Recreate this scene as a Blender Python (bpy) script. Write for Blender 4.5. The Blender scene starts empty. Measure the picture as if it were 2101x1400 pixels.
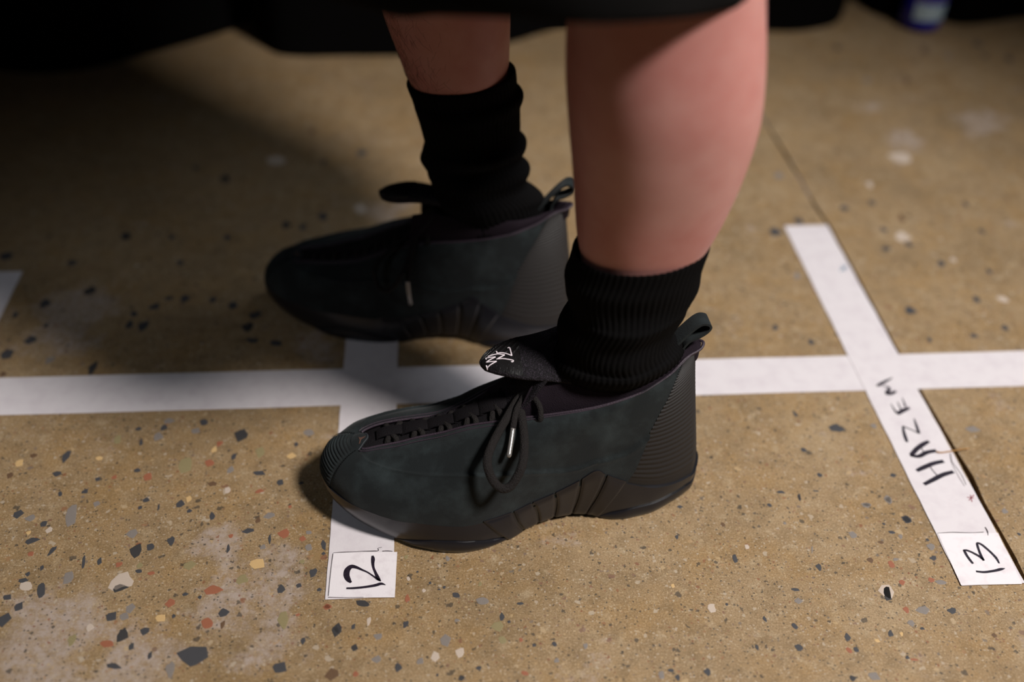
import bpy, bmesh, math, random
import numpy as np
from mathutils import Vector, Matrix
random.seed(7); rng = np.random.default_rng(7)
SC = bpy.context.scene; COL = SC.collection

# ------------------------------------------------------------------ camera, world, lights, exposure
W, H = 2101, 1400
F_PX = 2140.3
CAM_LOC = np.array([0.06128, -0.71634, 0.64233]); CAM_ROT = (0.881489, -0.0274621, -0.0718741)
cd = bpy.data.cameras.new('camera'); cam = bpy.data.objects.new('camera', cd); COL.objects.link(cam)
cam.location = CAM_LOC; cam.rotation_euler = CAM_ROT
cd.sensor_width = 36.0; cd.lens = F_PX / W * 36.0; cd.clip_start = .02; cd.clip_end = 50
cd.dof.use_dof = True; cd.dof.focus_distance = 0.795; cd.dof.aperture_fstop = 1.9
SC.camera = cam
wd = bpy.data.worlds.new('world'); SC.world = wd; wd.use_nodes = True
wd.node_tree.nodes['Background'].inputs['Color'].default_value = (1.0, .93, .88, 1)
wd.node_tree.nodes['Background'].inputs['Strength'].default_value = 0.012
def spot(name, loc, target, energy, size, blend, radius, col):
    l = bpy.data.lights.new(name, 'SPOT'); o = bpy.data.objects.new(name, l); COL.objects.link(o)
    o.location = loc; o.rotation_euler = (Vector(target) - Vector(loc)).to_track_quat('-Z', 'Y').to_euler()
    l.energy = energy; l.spot_size = math.radians(size); l.spot_blend = blend; l.shadow_soft_size = radius; l.color = col
    return o
KEY_E, KEY_A = math.radians(57), math.radians(-40)
KEY_DIR = Vector((math.cos(KEY_E) * math.cos(KEY_A), math.cos(KEY_E) * math.sin(KEY_A), math.sin(KEY_E)))
KEY_T = Vector((.24, -.08, 0))
spot('key_spot', KEY_T + KEY_DIR * 2.6, KEY_T, 325, 53, 1.0, .22, (1, .965, .93))
spot('fill_spot', (-1.0, -1.35, 1.9), (-.36, -.14, 0), 34, 26, 1.0, .3, (.84, .92, 1.0))
spot('back_spot', (1.15, .52, 2.2), (.42, .10, 0), 46, 38, 1.0, .18, (.86, .93, 1.0))
SC.view_settings.view_transform = 'Standard'; SC.view_settings.look = 'None'
SC.view_settings.exposure = 0.0; SC.view_settings.gamma = 1.0; SC.view_settings.use_curve_mapping = False

# ------------------------------------------------------------------ helpers
R = np.array(cam.rotation_euler.to_matrix())
def at(px, py, z=0.0):
    """where the line of sight of a photo pixel meets the level z"""
    d = R @ np.array([(px - W / 2) / F_PX, -(py - H / 2) / F_PX, -1.0])
    t = (z - CAM_LOC[2]) / d[2]
    return CAM_LOC + t * d
def lin(c):
    return tuple(((v / 255) / 12.92 if v / 255 <= .04045 else ((v / 255 + .055) / 1.055) ** 2.4) for v in c) + (1,)
def new_mat(name, col, rough=.6, spec=.5, bump=None, vary=None, sheen=0, metal=0, sss=0):
    """principled material; bump=(scale, strength, kind), vary=(scale, other colour, low, high)"""
    m = bpy.data.materials.new(name); m.use_nodes = True; nt = m.node_tree; b = nt.nodes['Principled BSDF']
    b.inputs['Base Color'].default_value = col; b.inputs['Roughness'].default_value = rough
    b.inputs['Specular IOR Level'].default_value = spec; b.inputs['Metallic'].default_value = metal
    if sheen: b.inputs['Sheen Weight'].default_value = sheen; b.inputs['Sheen Roughness'].default_value = .5
    if sss:
        b.inputs['Subsurface Weight'].default_value = sss; b.inputs['Subsurface Radius'].default_value = (.012, .004, .002); b.inputs['Subsurface Scale'].default_value = .5
    tc = nt.nodes.new('ShaderNodeTexCoord')
    if vary:
        n = nt.nodes.new('ShaderNodeTexNoise'); n.inputs['Scale'].default_value = vary[0]; n.inputs['Detail'].default_value = 6; n.inputs['Roughness'].default_value = .6
        nt.links.new(tc.outputs['Object'], n.inputs['Vector'])
        r = nt.nodes.new('ShaderNodeValToRGB'); r.color_ramp.elements[0].position = vary[2]; r.color_ramp.elements[1].position = vary[3]
        r.color_ramp.elements[0].color = col; r.color_ramp.elements[1].color = vary[1]
        nt.links.new(n.outputs['Fac'], r.inputs['Fac']); nt.links.new(r.outputs['Color'], b.inputs['Base Color'])
    if bump:
        sc, st, kind = bump
        if kind == 'noise':
            t = nt.nodes.new('ShaderNodeTexNoise'); t.inputs['Detail'].default_value = 4; out = t.outputs['Fac']
        elif kind == 'voronoi':
            t = nt.nodes.new('ShaderNodeTexVoronoi'); out = t.outputs['Distance']
        else:
            t = nt.nodes.new('ShaderNodeTexWave'); t.bands_direction = kind; out = t.outputs['Fac']
        t.inputs['Scale'].default_value = sc
        nt.links.new(tc.outputs['Object'], t.inputs['Vector'])
        bp = nt.nodes.new('ShaderNodeBump'); bp.inputs['Strength'].default_value = st; bp.inputs['Distance'].default_value = .0006
        nt.links.new(out, bp.inputs['Height']); nt.links.new(bp.outputs['Normal'], b.inputs['Normal'])
    return m
def mesh_obj(name, verts, faces, mat, parent=None, smooth=True, autos=None):
    me = bpy.data.meshes.new(name); me.from_pydata([tuple(map(float, v)) for v in verts], [], [tuple(map(int, f)) for f in faces])
    if mat: me.materials.append(mat)
    me.validate(); me.update()
    if smooth: me.polygons.foreach_set('use_smooth', [True] * len(me.polygons))
    if autos: 
        me.set_sharp_from_angle(angle=math.radians(autos))
    o = bpy.data.objects.new(name, me); COL.objects.link(o)
    if parent: o.parent = parent
    return o
def tag(o, label=None, cat=None, group=None, kind=None):
    if label: o['label'] = label
    if cat: o['category'] = cat
    if group: o['group'] = group
    if kind: o['kind'] = kind
    return o
def empty(name, loc, rz=0.0):
    o = bpy.data.objects.new(name, None); COL.objects.link(o); o.location = loc; o.rotation_euler = (0, 0, rz); o.empty_display_size = .05
    return o
def grid_faces(nu, nv, cu=False, cv=False, flip=False):
    f = []
    for i in range(nu if cu else nu - 1):
        for j in range(nv if cv else nv - 1):
            a = i * nv + j; b = ((i + 1) % nu) * nv + j; c = ((i + 1) % nu) * nv + (j + 1) % nv; d = i * nv + (j + 1) % nv
            f.append((a, d, c, b) if flip else (a, b, c, d))
    return f
def grid(name, P, mat, parent=None, cu=False, cv=False, flip=False, caps=False, autos=None):
    nu, nv = P.shape[:2]; f = grid_faces(nu, nv, cu, cv, flip)
    if caps and cv:
        e = tuple(range(nv)); l = tuple((nu - 1) * nv + j for j in range(nv))
        f += [e if flip else e[::-1], l[::-1] if flip else l]
        f[-2] = f[-2][::-1]; f[-1] = f[-1][::-1]
    return mesh_obj(name, P.reshape(-1, 3), f, mat, parent, True, autos)
def slab(name, P, Q, mat, parent=None, autos=50):
    """closed plate between two matching grids, P outside and Q inside"""
    nu, nv = P.shape[:2]; n = nu * nv
    f = grid_faces(nu, nv) + [tuple(n + k for k in q[::-1]) for q in grid_faces(nu, nv)]
    ring = [(i, 0) for i in range(nu)] + [(nu - 1, j) for j in range(1, nv)] + [(i, nv - 1) for i in range(nu - 2, -1, -1)] + [(0, j) for j in range(nv - 2, 0, -1)]
    idx = [i * nv + j for i, j in ring]
    for a, b in zip(idx, idx[1:] + idx[:1]): f.append((b, a, n + a, n + b))
    o = mesh_obj(name, np.concatenate([P.reshape(-1, 3), Q.reshape(-1, 3)]), f, mat, parent, True, autos)
    bm = bmesh.new(); bm.from_mesh(o.data); bmesh.ops.recalc_face_normals(bm, faces=bm.faces); bm.to_mesh(o.data); bm.free()
    return o
def spline(pts, n, closed=False):
    """catmull-rom through the points, n samples"""
    p = np.array(pts, float); m = len(p)
    if closed: e = np.concatenate([p[-1:], p, p[:2]]); segs = m
    else: e = np.concatenate([2 * p[:1] - p[1:2], p, 2 * p[-1:] - p[-2:-1]]); segs = m - 1
    u = np.linspace(0, segs, n, endpoint=not closed); i = np.minimum(u.astype(int), segs - 1); t = (u - i)[:, None]
    p0, p1, p2, p3 = e[i], e[i + 1], e[i + 2], e[i + 3]
    return .5 * (2 * p1 + (p2 - p0) * t + (2 * p0 - 5 * p1 + 4 * p2 - p3) * t * t + (3 * p1 - p0 - 3 * p2 + p3) * t ** 3)
def tube_pts(path, ra, rb=None, n=10, up=(0, 0, 1), closed=False):
    """sweep an ellipse (ra along the side direction, rb along the other) over a path"""
    p = np.array(path, float); N = len(p); rb = ra if rb is None else rb
    ra = np.broadcast_to(ra, (N,)); rb = np.broadcast_to(rb, (N,))
    if closed: t = np.roll(p, -1, 0) - np.roll(p, 1, 0)
    else: t = np.gradient(p, axis=0)
    t /= np.maximum(np.linalg.norm(t, axis=1, keepdims=True), 1e-9)
    u = np.array(up, float); s = np.cross(t, u); bad = np.linalg.norm(s, axis=1) < 1e-3
    s[bad] = np.cross(t[bad], np.array([.3, 1, .1])); s /= np.linalg.norm(s, axis=1, keepdims=True)
    w = np.cross(s, t); a = np.linspace(0, 2 * np.pi, n, endpoint=False)
    return p[:, None] + s[:, None] * (np.cos(a)[None, :, None] * ra[:, None, None]) + w[:, None] * (np.sin(a)[None, :, None] * rb[:, None, None])
def tube(name, path, ra, mat, parent=None, rb=None, n=10, up=(0, 0, 1), closed=False):
    P = tube_pts(path, ra, rb, n, up, closed)
    return grid(name, P, mat, parent, cu=closed, cv=True, caps=not closed)
def ribbon_verts(path, widths, up=(0, 0, 1), thick=.0):
    p = np.array(path, float); t = np.gradient(p, axis=0); t /= np.maximum(np.linalg.norm(t, axis=1, keepdims=True), 1e-9)
    s = np.cross(np.broadcast_to(np.array(up, float), t.shape), t); s /= np.maximum(np.linalg.norm(s, axis=1, keepdims=True), 1e-9)
    w = np.broadcast_to(widths, (len(p),))[:, None] / 2
    return np.stack([p - s * w, p + s * w], 1)
def strokes(name, stk, mat, parent, up=(0, 0, 1)):
    """pen or thread strokes [(path, widths)] joined into one flat mesh"""
    V = []; F = []
    for path, wd_ in stk:
        P = ribbon_verts(path, wd_, up); o = sum(len(v) for v in V)
        F += [tuple(o + k for k in f) for f in grid_faces(len(P), 2, flip=True)]; V.append(P.reshape(-1, 3))
    return mesh_obj(name, np.concatenate(V), F, mat, parent)

# ------------------------------------------------------------------ materials
M = {}
M['nubuck'] = new_mat('nubuck', lin((24, 28, 29)), .85, .2, (900, .35, 'noise'), (42, lin((43, 50, 51)), .44, .74), sheen=.08)
M['rubber'] = new_mat('ribbed_rubber', lin((38, 35, 34)), .6, .3)
M['sole'] = new_mat('gloss_rubber', lin((25, 24, 28)), .30, .5, (260, .12, 'noise'))
M['sole_dark'] = new_mat('groove_rubber', lin((16, 15, 15)), .7, .2)
M['piping'] = new_mat('piping_cord', lin((56, 45, 54)), .5, .4, (900, .6, 'noise'))
M['lining'] = new_mat('purple_black_knit', lin((29, 21, 28)), .85, .15, (1500, .6, 'voronoi'))
M['tongue'] = new_mat('black_tongue_mesh', lin((15, 12, 15)), .75, .25, (1100, 1.0, 'voronoi'), (1300, lin((62, 53, 64)), .5, .68))
M['cap_mesh'] = new_mat('ribbed_tongue_tip', lin((17, 15, 16)), .5, .4)
M['webbing'] = new_mat('woven_webbing', lin((17, 13, 16)), .8, .2, (1400, .7, 'voronoi'))
M['lace'] = new_mat('braided_lace', lin((27, 23, 22)), .8, .25, (1100, 1.0, 'voronoi'))
M['aglet'] = new_mat('clear_aglet', lin((150, 146, 142)), .16, .6, metal=.55)
M['thread'] = new_mat('white_thread', lin((238, 225, 230)), .6, .4)
M['emblem'] = new_mat('brown_emblem', lin((86, 63, 54)), .6, .3)
M['emblem_edge'] = new_mat('grey_emblem_edge', lin((54, 56, 60)), .6, .3)
M['stitch'] = new_mat('stitch_thread', lin((12, 14, 15)), .8, .2)
M['sock'] = new_mat('black_knit', lin((11, 10, 10.5)), .95, .08, (1500, .7, 'noise'))
M['cloth'] = new_mat('black_cloth', lin((13, 12, 12)), .95, .1, (1200, .3, 'noise'))
M['drape'] = new_mat('black_velour', lin((10, 9, 9)), 1.0, .03, (500, .3, 'noise'))
M['paper'] = new_mat('white_paper_tape', lin((216, 208, 210)), .75, .3, (700, .25, 'noise'), (60, lin((204, 194, 198)), .45, .8))
M['paper_label'] = new_mat('white_sticker', lin((230, 222, 224)), .75, .3, (700, .2, 'noise'), (80, lin((206, 194, 198)), .5, .85))
M['ink'] = new_mat('marker_ink', lin((30, 24, 34)), .45, .4, None, (500, lin((52, 40, 56)), .45, .75))
M['red_ink'] = new_mat('red_ink', lin((150, 70, 80)), .6, .3)
M['blue_ink'] = new_mat('blue_ink', lin((70, 120, 150)), .6, .3)
M['dust'] = new_mat('dark_lint', lin((70, 62, 64)), .9, .1)
M['straw'] = new_mat('dry_straw', lin((170, 125, 70)), .7, .3)
M['hair'] = new_mat('dark_hair', lin((40, 24, 20)), .7, .3)
def skin_mat():
    m = new_mat('skin', lin((198, 144, 135)), .5, .35, (500, .12, 'noise'), (16, lin((184, 118, 110)), .35, .7), sss=.12)
    return m
M['skin'] = skin_mat()

BLOOM = [(-.10, -.235, .05), (-.06, -.215, .05), (-.115, -.175, .03), (-.07, -.275, .06), (-.215, -.28, .09), (-.16, -.28, .06), (-.06, .07, .06), (.67, .45, .05), (.80, .50, .07), (.66, .54, .04), (.01, .30, .05), (-.30, .10, .08)]
def floor_mat():
    m = bpy.data.materials.new('ground_concrete'); m.use_nodes = True; nt = m.node_tree; b = nt.nodes['Principled BSDF']; L = nt.links.new
    tc = nt.nodes.new('ShaderNodeTexCoord')
    def noise(sc, det=5, rough=.6, off=0):
        n = nt.nodes.new('ShaderNodeTexNoise'); n.inputs['Scale'].default_value = sc; n.inputs['Detail'].default_value = det; n.inputs['Roughness'].default_value = rough
        mp = nt.nodes.new('ShaderNodeMapping'); mp.inputs['Location'].default_value = (off, off * 1.7, 0); L(tc.outputs['Object'], mp.inputs['Vector']); L(mp.outputs['Vector'], n.inputs['Vector'])
        return n.outputs['Fac']
    def ramp(v, stops):
        r = nt.nodes.new('ShaderNodeValToRGB'); e = r.color_ramp.elements
        while len(e) < len(stops): e.new(.5)
        for k, (p, c) in enumerate(stops): e[k].position = p; e[k].color = c
        L(v, r.inputs['Fac']); return r.outputs['Color']
    def mix(f, a, c, mode='MIX'):
        x = nt.nodes.new('ShaderNodeMix'); x.data_type = 'RGBA'; x.blend_type = mode
        if isinstance(f, float): x.inputs['Factor'].default_value = f
        else: L(f, x.inputs['Factor'])
        for s, v in ((6, a), (7, c)):
            if isinstance(v, tuple): x.inputs[s].default_value = v
            else: L(v, x.inputs[s])
        return x.outputs[2]
    g = lambda v: (v, v, v, 1)
    base = ramp(noise(7, 4, .55), [(.3, lin((136, 113, 83))), (.5, lin((154, 128, 95))), (.7, lin((166, 141, 108)))])
    base = mix(ramp(noise(22, 5, .6, 3), [(.46, g(0)), (.66, g(.55))]), base, lin((158, 124, 78)))
    base = mix(ramp(noise(60, 5, .65, 13), [(.36, g(.45)), (.52, g(0))]), base, lin((116, 94, 66)))
    base = mix(ramp(noise(75, 4, .6, 17), [(.55, g(0)), (.70, g(.4))]), base, lin((188, 168, 138)))
    base = mix(ramp(noise(760, 3, .6, 5), [(.36, g(.48)), (.56, g(0))]), base, lin((92, 72, 46)))      # sand grains
    base = mix(ramp(noise(640, 3, .6, 9), [(.54, g(0)), (.70, g(.42))]), base, lin((212, 190, 158)))
    # pale bloom of worn cement
    n1 = noise(16, 8, .72, 21.0); acc = None
    for x, y, r in BLOOM:
        vm = nt.nodes.new('ShaderNodeVectorMath'); vm.operation = 'DISTANCE'; L(tc.outputs['Object'], vm.inputs[0]); vm.inputs[1].default_value = (x, y, 0)
        mr = nt.nodes.new('ShaderNodeMapRange'); mr.inputs['From Min'].default_value = 0; mr.inputs['From Max'].default_value = r; mr.inputs['To Min'].default_value = .26; mr.inputs['To Max'].default_value = 0; L(vm.outputs['Value'], mr.inputs['Value'])
        if acc is None: acc = mr.outputs['Result']
        else:
            mx = nt.nodes.new('ShaderNodeMath'); mx.operation = 'MAXIMUM'; L(acc, mx.inputs[0]); L(mr.outputs['Result'], mx.inputs[1]); acc = mx.outputs[0]
    ad = nt.nodes.new('ShaderNodeMath'); ad.operation = 'ADD'; L(acc, ad.inputs[0]); L(n1, ad.inputs[1])
    bl = ramp(ad.outputs[0], [(.60, g(0)), (.71, g(.85))])
    fine = ramp(noise(160, 5, .75, 2), [(.36, g(.15)), (.6, g(1))])
    blf = mix(1.0, bl, fine, 'MULTIPLY')
    base = mix(blf, base, lin((172, 156, 146)))
    # specks of aggregate, three sizes
    def specks(sc, thr, keep, cols, off, prev, rnd=1.0):
        wn = nt.nodes.new('ShaderNodeTexNoise'); wn.inputs['Scale'].default_value = sc * 1.6; L(tc.outputs['Object'], wn.inputs['Vector'])
        va = nt.nodes.new('ShaderNodeVectorMath'); va.operation = 'MULTIPLY_ADD'; L(wn.outputs['Color'], va.inputs[0]); va.inputs[1].default_value = (.9 / sc,) * 3; L(tc.outputs['Object'], va.inputs[2])
        mp = nt.nodes.new('ShaderNodeMapping'); mp.inputs['Location'].default_value = (off, off, 0); L(va.outputs[0], mp.inputs['Vector'])
        v = nt.nodes.new('ShaderNodeTexVoronoi'); v.inputs['Scale'].default_value = sc; v.inputs['Randomness'].default_value = rnd; v.voronoi_dimensions = '2D'; L(mp.outputs['Vector'], v.inputs['Vector'])
        sp = nt.nodes.new('ShaderNodeSeparateColor'); L(v.outputs['Color'], sp.inputs['Color'])
        d = ramp(v.outputs['Distance'], [(thr * .75, g(1)), (thr, g(0))])
        k = ramp(sp.outputs[0], [(1 - keep - .001, g(0)), (1 - keep, g(1))])
        f = mix(1.0, mix(1.0, d, k, 'MULTIPLY'), g(.72), 'MULTIPLY')
        c = ramp(sp.outputs[1], cols); 
        for e in nt.nodes[-1:]: pass
        return mix(f, prev, c)
    cols = [(.0, lin((50, 48, 46))), (.35, lin((64, 60, 56))), (.36, lin((112, 104, 96))), (.52, lin((126, 72, 48))), (.62, lin((180, 152, 112))), (.8, lin((178, 162, 142)))]
    base = specks(400, .32, .22, cols, 1.3, base)
    base = specks(210, .28, .12, cols, 4.1, base)
    base = specks(105, .24, .07, cols, 7.7, base)
    L(base, b.inputs['Base Color'])
    b.inputs['Roughness'].default_value = .5; b.inputs['Specular IOR Level'].default_value = .3
    bp = nt.nodes.new('ShaderNodeBump'); bp.inputs['Strength'].default_value = .25; bp.inputs['Distance'].default_value = .0004; L(noise(500, 4, .6, 1), bp.inputs['Height']); L(bp.outputs['Normal'], b.inputs['Normal'])
    return m
M['floor'] = floor_mat()

# ------------------------------------------------------------------ floor: two slabs of polished concrete with a cut joint
jp = [(1548, 215), (1580, 265), (1610, 315), (1640, 365), (1663, 406), (1681, 437), (1702, 464), (1744, 540), (1794, 635), (1847, 730), (1887, 800), (1927, 870), (1963, 930), (1990, 978), (2016, 1033), (2053, 1094), (2080, 1146), (2105, 1195), (2140, 1262)]
J = np.array([at(*q)[:2] for q in jp])
jw = np.array([3, 3, 3.2, 3, 3.4, 3.4, 3, 3, 3, 3, 3, 3, 4.2, 5.2, 4.6, 3.6, 3.2, 3.2, 3.2]) / 1000
ext0 = J[0] + (J[0] - J[4]) / np.linalg.norm(J[0] - J[4]) * 2.2; ext1 = J[-1] + (J[-1] - J[-4]) / np.linalg.norm(J[-1] - J[-4]) * 1.2
J = np.vstack([ext0, J, ext1]); jw = np.concatenate([[.003], jw, [.003]])
V = []; F = []
for k, (q, w) in enumerate(zip(J, jw)):
    wob = .0006 * math.sin(k * 2.3)
    V += [(-2.6, q[1], 0), (q[0] - w / 2, q[1], 0), (q[0] - w / 2 + .0005, q[1], -.007), (q[0] + w / 2 - .0005, q[1], -.007), (q[0] + w / 2 + wob, q[1], 0), (3.2, q[1], 0)]
for k in range(len(J) - 1):
    for j in range(5): F.append((k * 6 + j, (k + 1) * 6 + j, (k + 1) * 6 + j + 1, k * 6 + j + 1))
floor = mesh_obj('floor', V, F, M['floor'], None, False); floor['kind'] = 'structure'
bm = bmesh.new(); bm.from_mesh(floor.data); bmesh.ops.recalc_face_normals(bm, faces=bm.faces)
if sum(f.normal.z for f in bm.faces) < 0: bmesh.ops.reverse_faces(bm, faces=bm.faces)
bm.to_mesh(floor.data); bm.free()
floor['label'] = 'tan polished concrete floor with embedded stone chips and a cut joint'
M['filler'] = new_mat('grey_joint_filler', lin((118, 104, 98)), .8, .2, (200, .5, 'noise'))
M['joint'] = new_mat('joint_grime', lin((46, 32, 24)), .9, .1, (300, .5, 'noise'), (70, lin((96, 62, 36)), .5, .8))
fp = np.array([(x, y, -.0008) for x, y in J[:6]])
fl_ = ribbon_verts(spline(fp, 40), .0042); mesh_obj('joint_filler', fl_.reshape(-1, 3), grid_faces(40, 2, flip=True), M['filler'], floor)
fp = np.array([(x, y, -.0045) for x, y in J[5:]])
fl_ = ribbon_verts(spline(fp, 80), .0058); mesh_obj('joint_grime', fl_.reshape(-1, 3), grid_faces(80, 2, flip=True), M['joint'], floor)

# stone chips that can be told apart, each its own piece of the floor
STONE_COL = {'d': (58, 57, 59), 'g': (112, 104, 98), 'r': (132, 80, 58), 'y': (178, 146, 100), 'w': (168, 152, 138), 'o': (122, 110, 78), 'b': (88, 66, 48), 'k': (50, 48, 48)}
for k, c in STONE_COL.items():
    M['stone_' + k] = new_mat('stone_chip_' + k, lin(c), .45, .35, (400, .2, 'noise'), (230, lin(tuple(min(255, v * 1.3 + 22) for v in c)), .42, .72))
def stone_mesh(key, n, seed):
    r = random.Random(seed); a = [2 * math.pi * (k + r.uniform(-.3, .3)) / n for k in range(n)]; q = [r.uniform(.62, 1.08) for _ in a]
    V = [(.5 * q[k] * math.cos(a[k]), .5 * q[k] * math.sin(a[k]), -1) for k in range(n)] + [(.5 * q[k] * math.cos(a[k]), .5 * q[k] * math.sin(a[k]), .55) for k in range(n)] + [(.42 * q[k] * math.cos(a[k]), .42 * q[k] * math.sin(a[k]), 1) for k in range(n)]
    F = [(k, (k + 1) % n, n + (k + 1) % n, n + k) for k in range(n)] + [(n + k, n + (k + 1) % n, 2 * n + (k + 1) % n, 2 * n + k) for k in range(n)] + [tuple(range(2 * n, 3 * n))]
    me = bpy.data.meshes.new('stone'); me.from_pydata(V, [], F); me.materials.append(M['stone_' + key]); me.update(); return me
_sm = {}
def stone(px, py, w, h, key):
    p = at(px, py); wx = abs(at(px + w / 2, py)[0] - at(px - w / 2, py)[0]); hy = abs(at(px, py + h / 2)[1] - at(px, py - h / 2)[1])
    v = random.randrange(7); k = (key, v)
    if k not in _sm: _sm[k] = stone_mesh(key, (7, 8, 6, 9, 7, 10, 5)[v], 31 * v + 5)
    o = bpy.data.objects.new('stone', _sm[k]); COL.objects.link(o); o.parent = floor
    big = random.uniform(.98, 1.12)
    o.location = (p[0], p[1], 0); o.scale = (wx * big, hy * big, .00018); o.rotation_euler = (0, 0, random.choice((0, math.pi)) + random.uniform(-.25, .25) + (0 if max(w, h) < 1.5 * min(w, h) else random.uniform(-.12, .12)))
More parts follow.
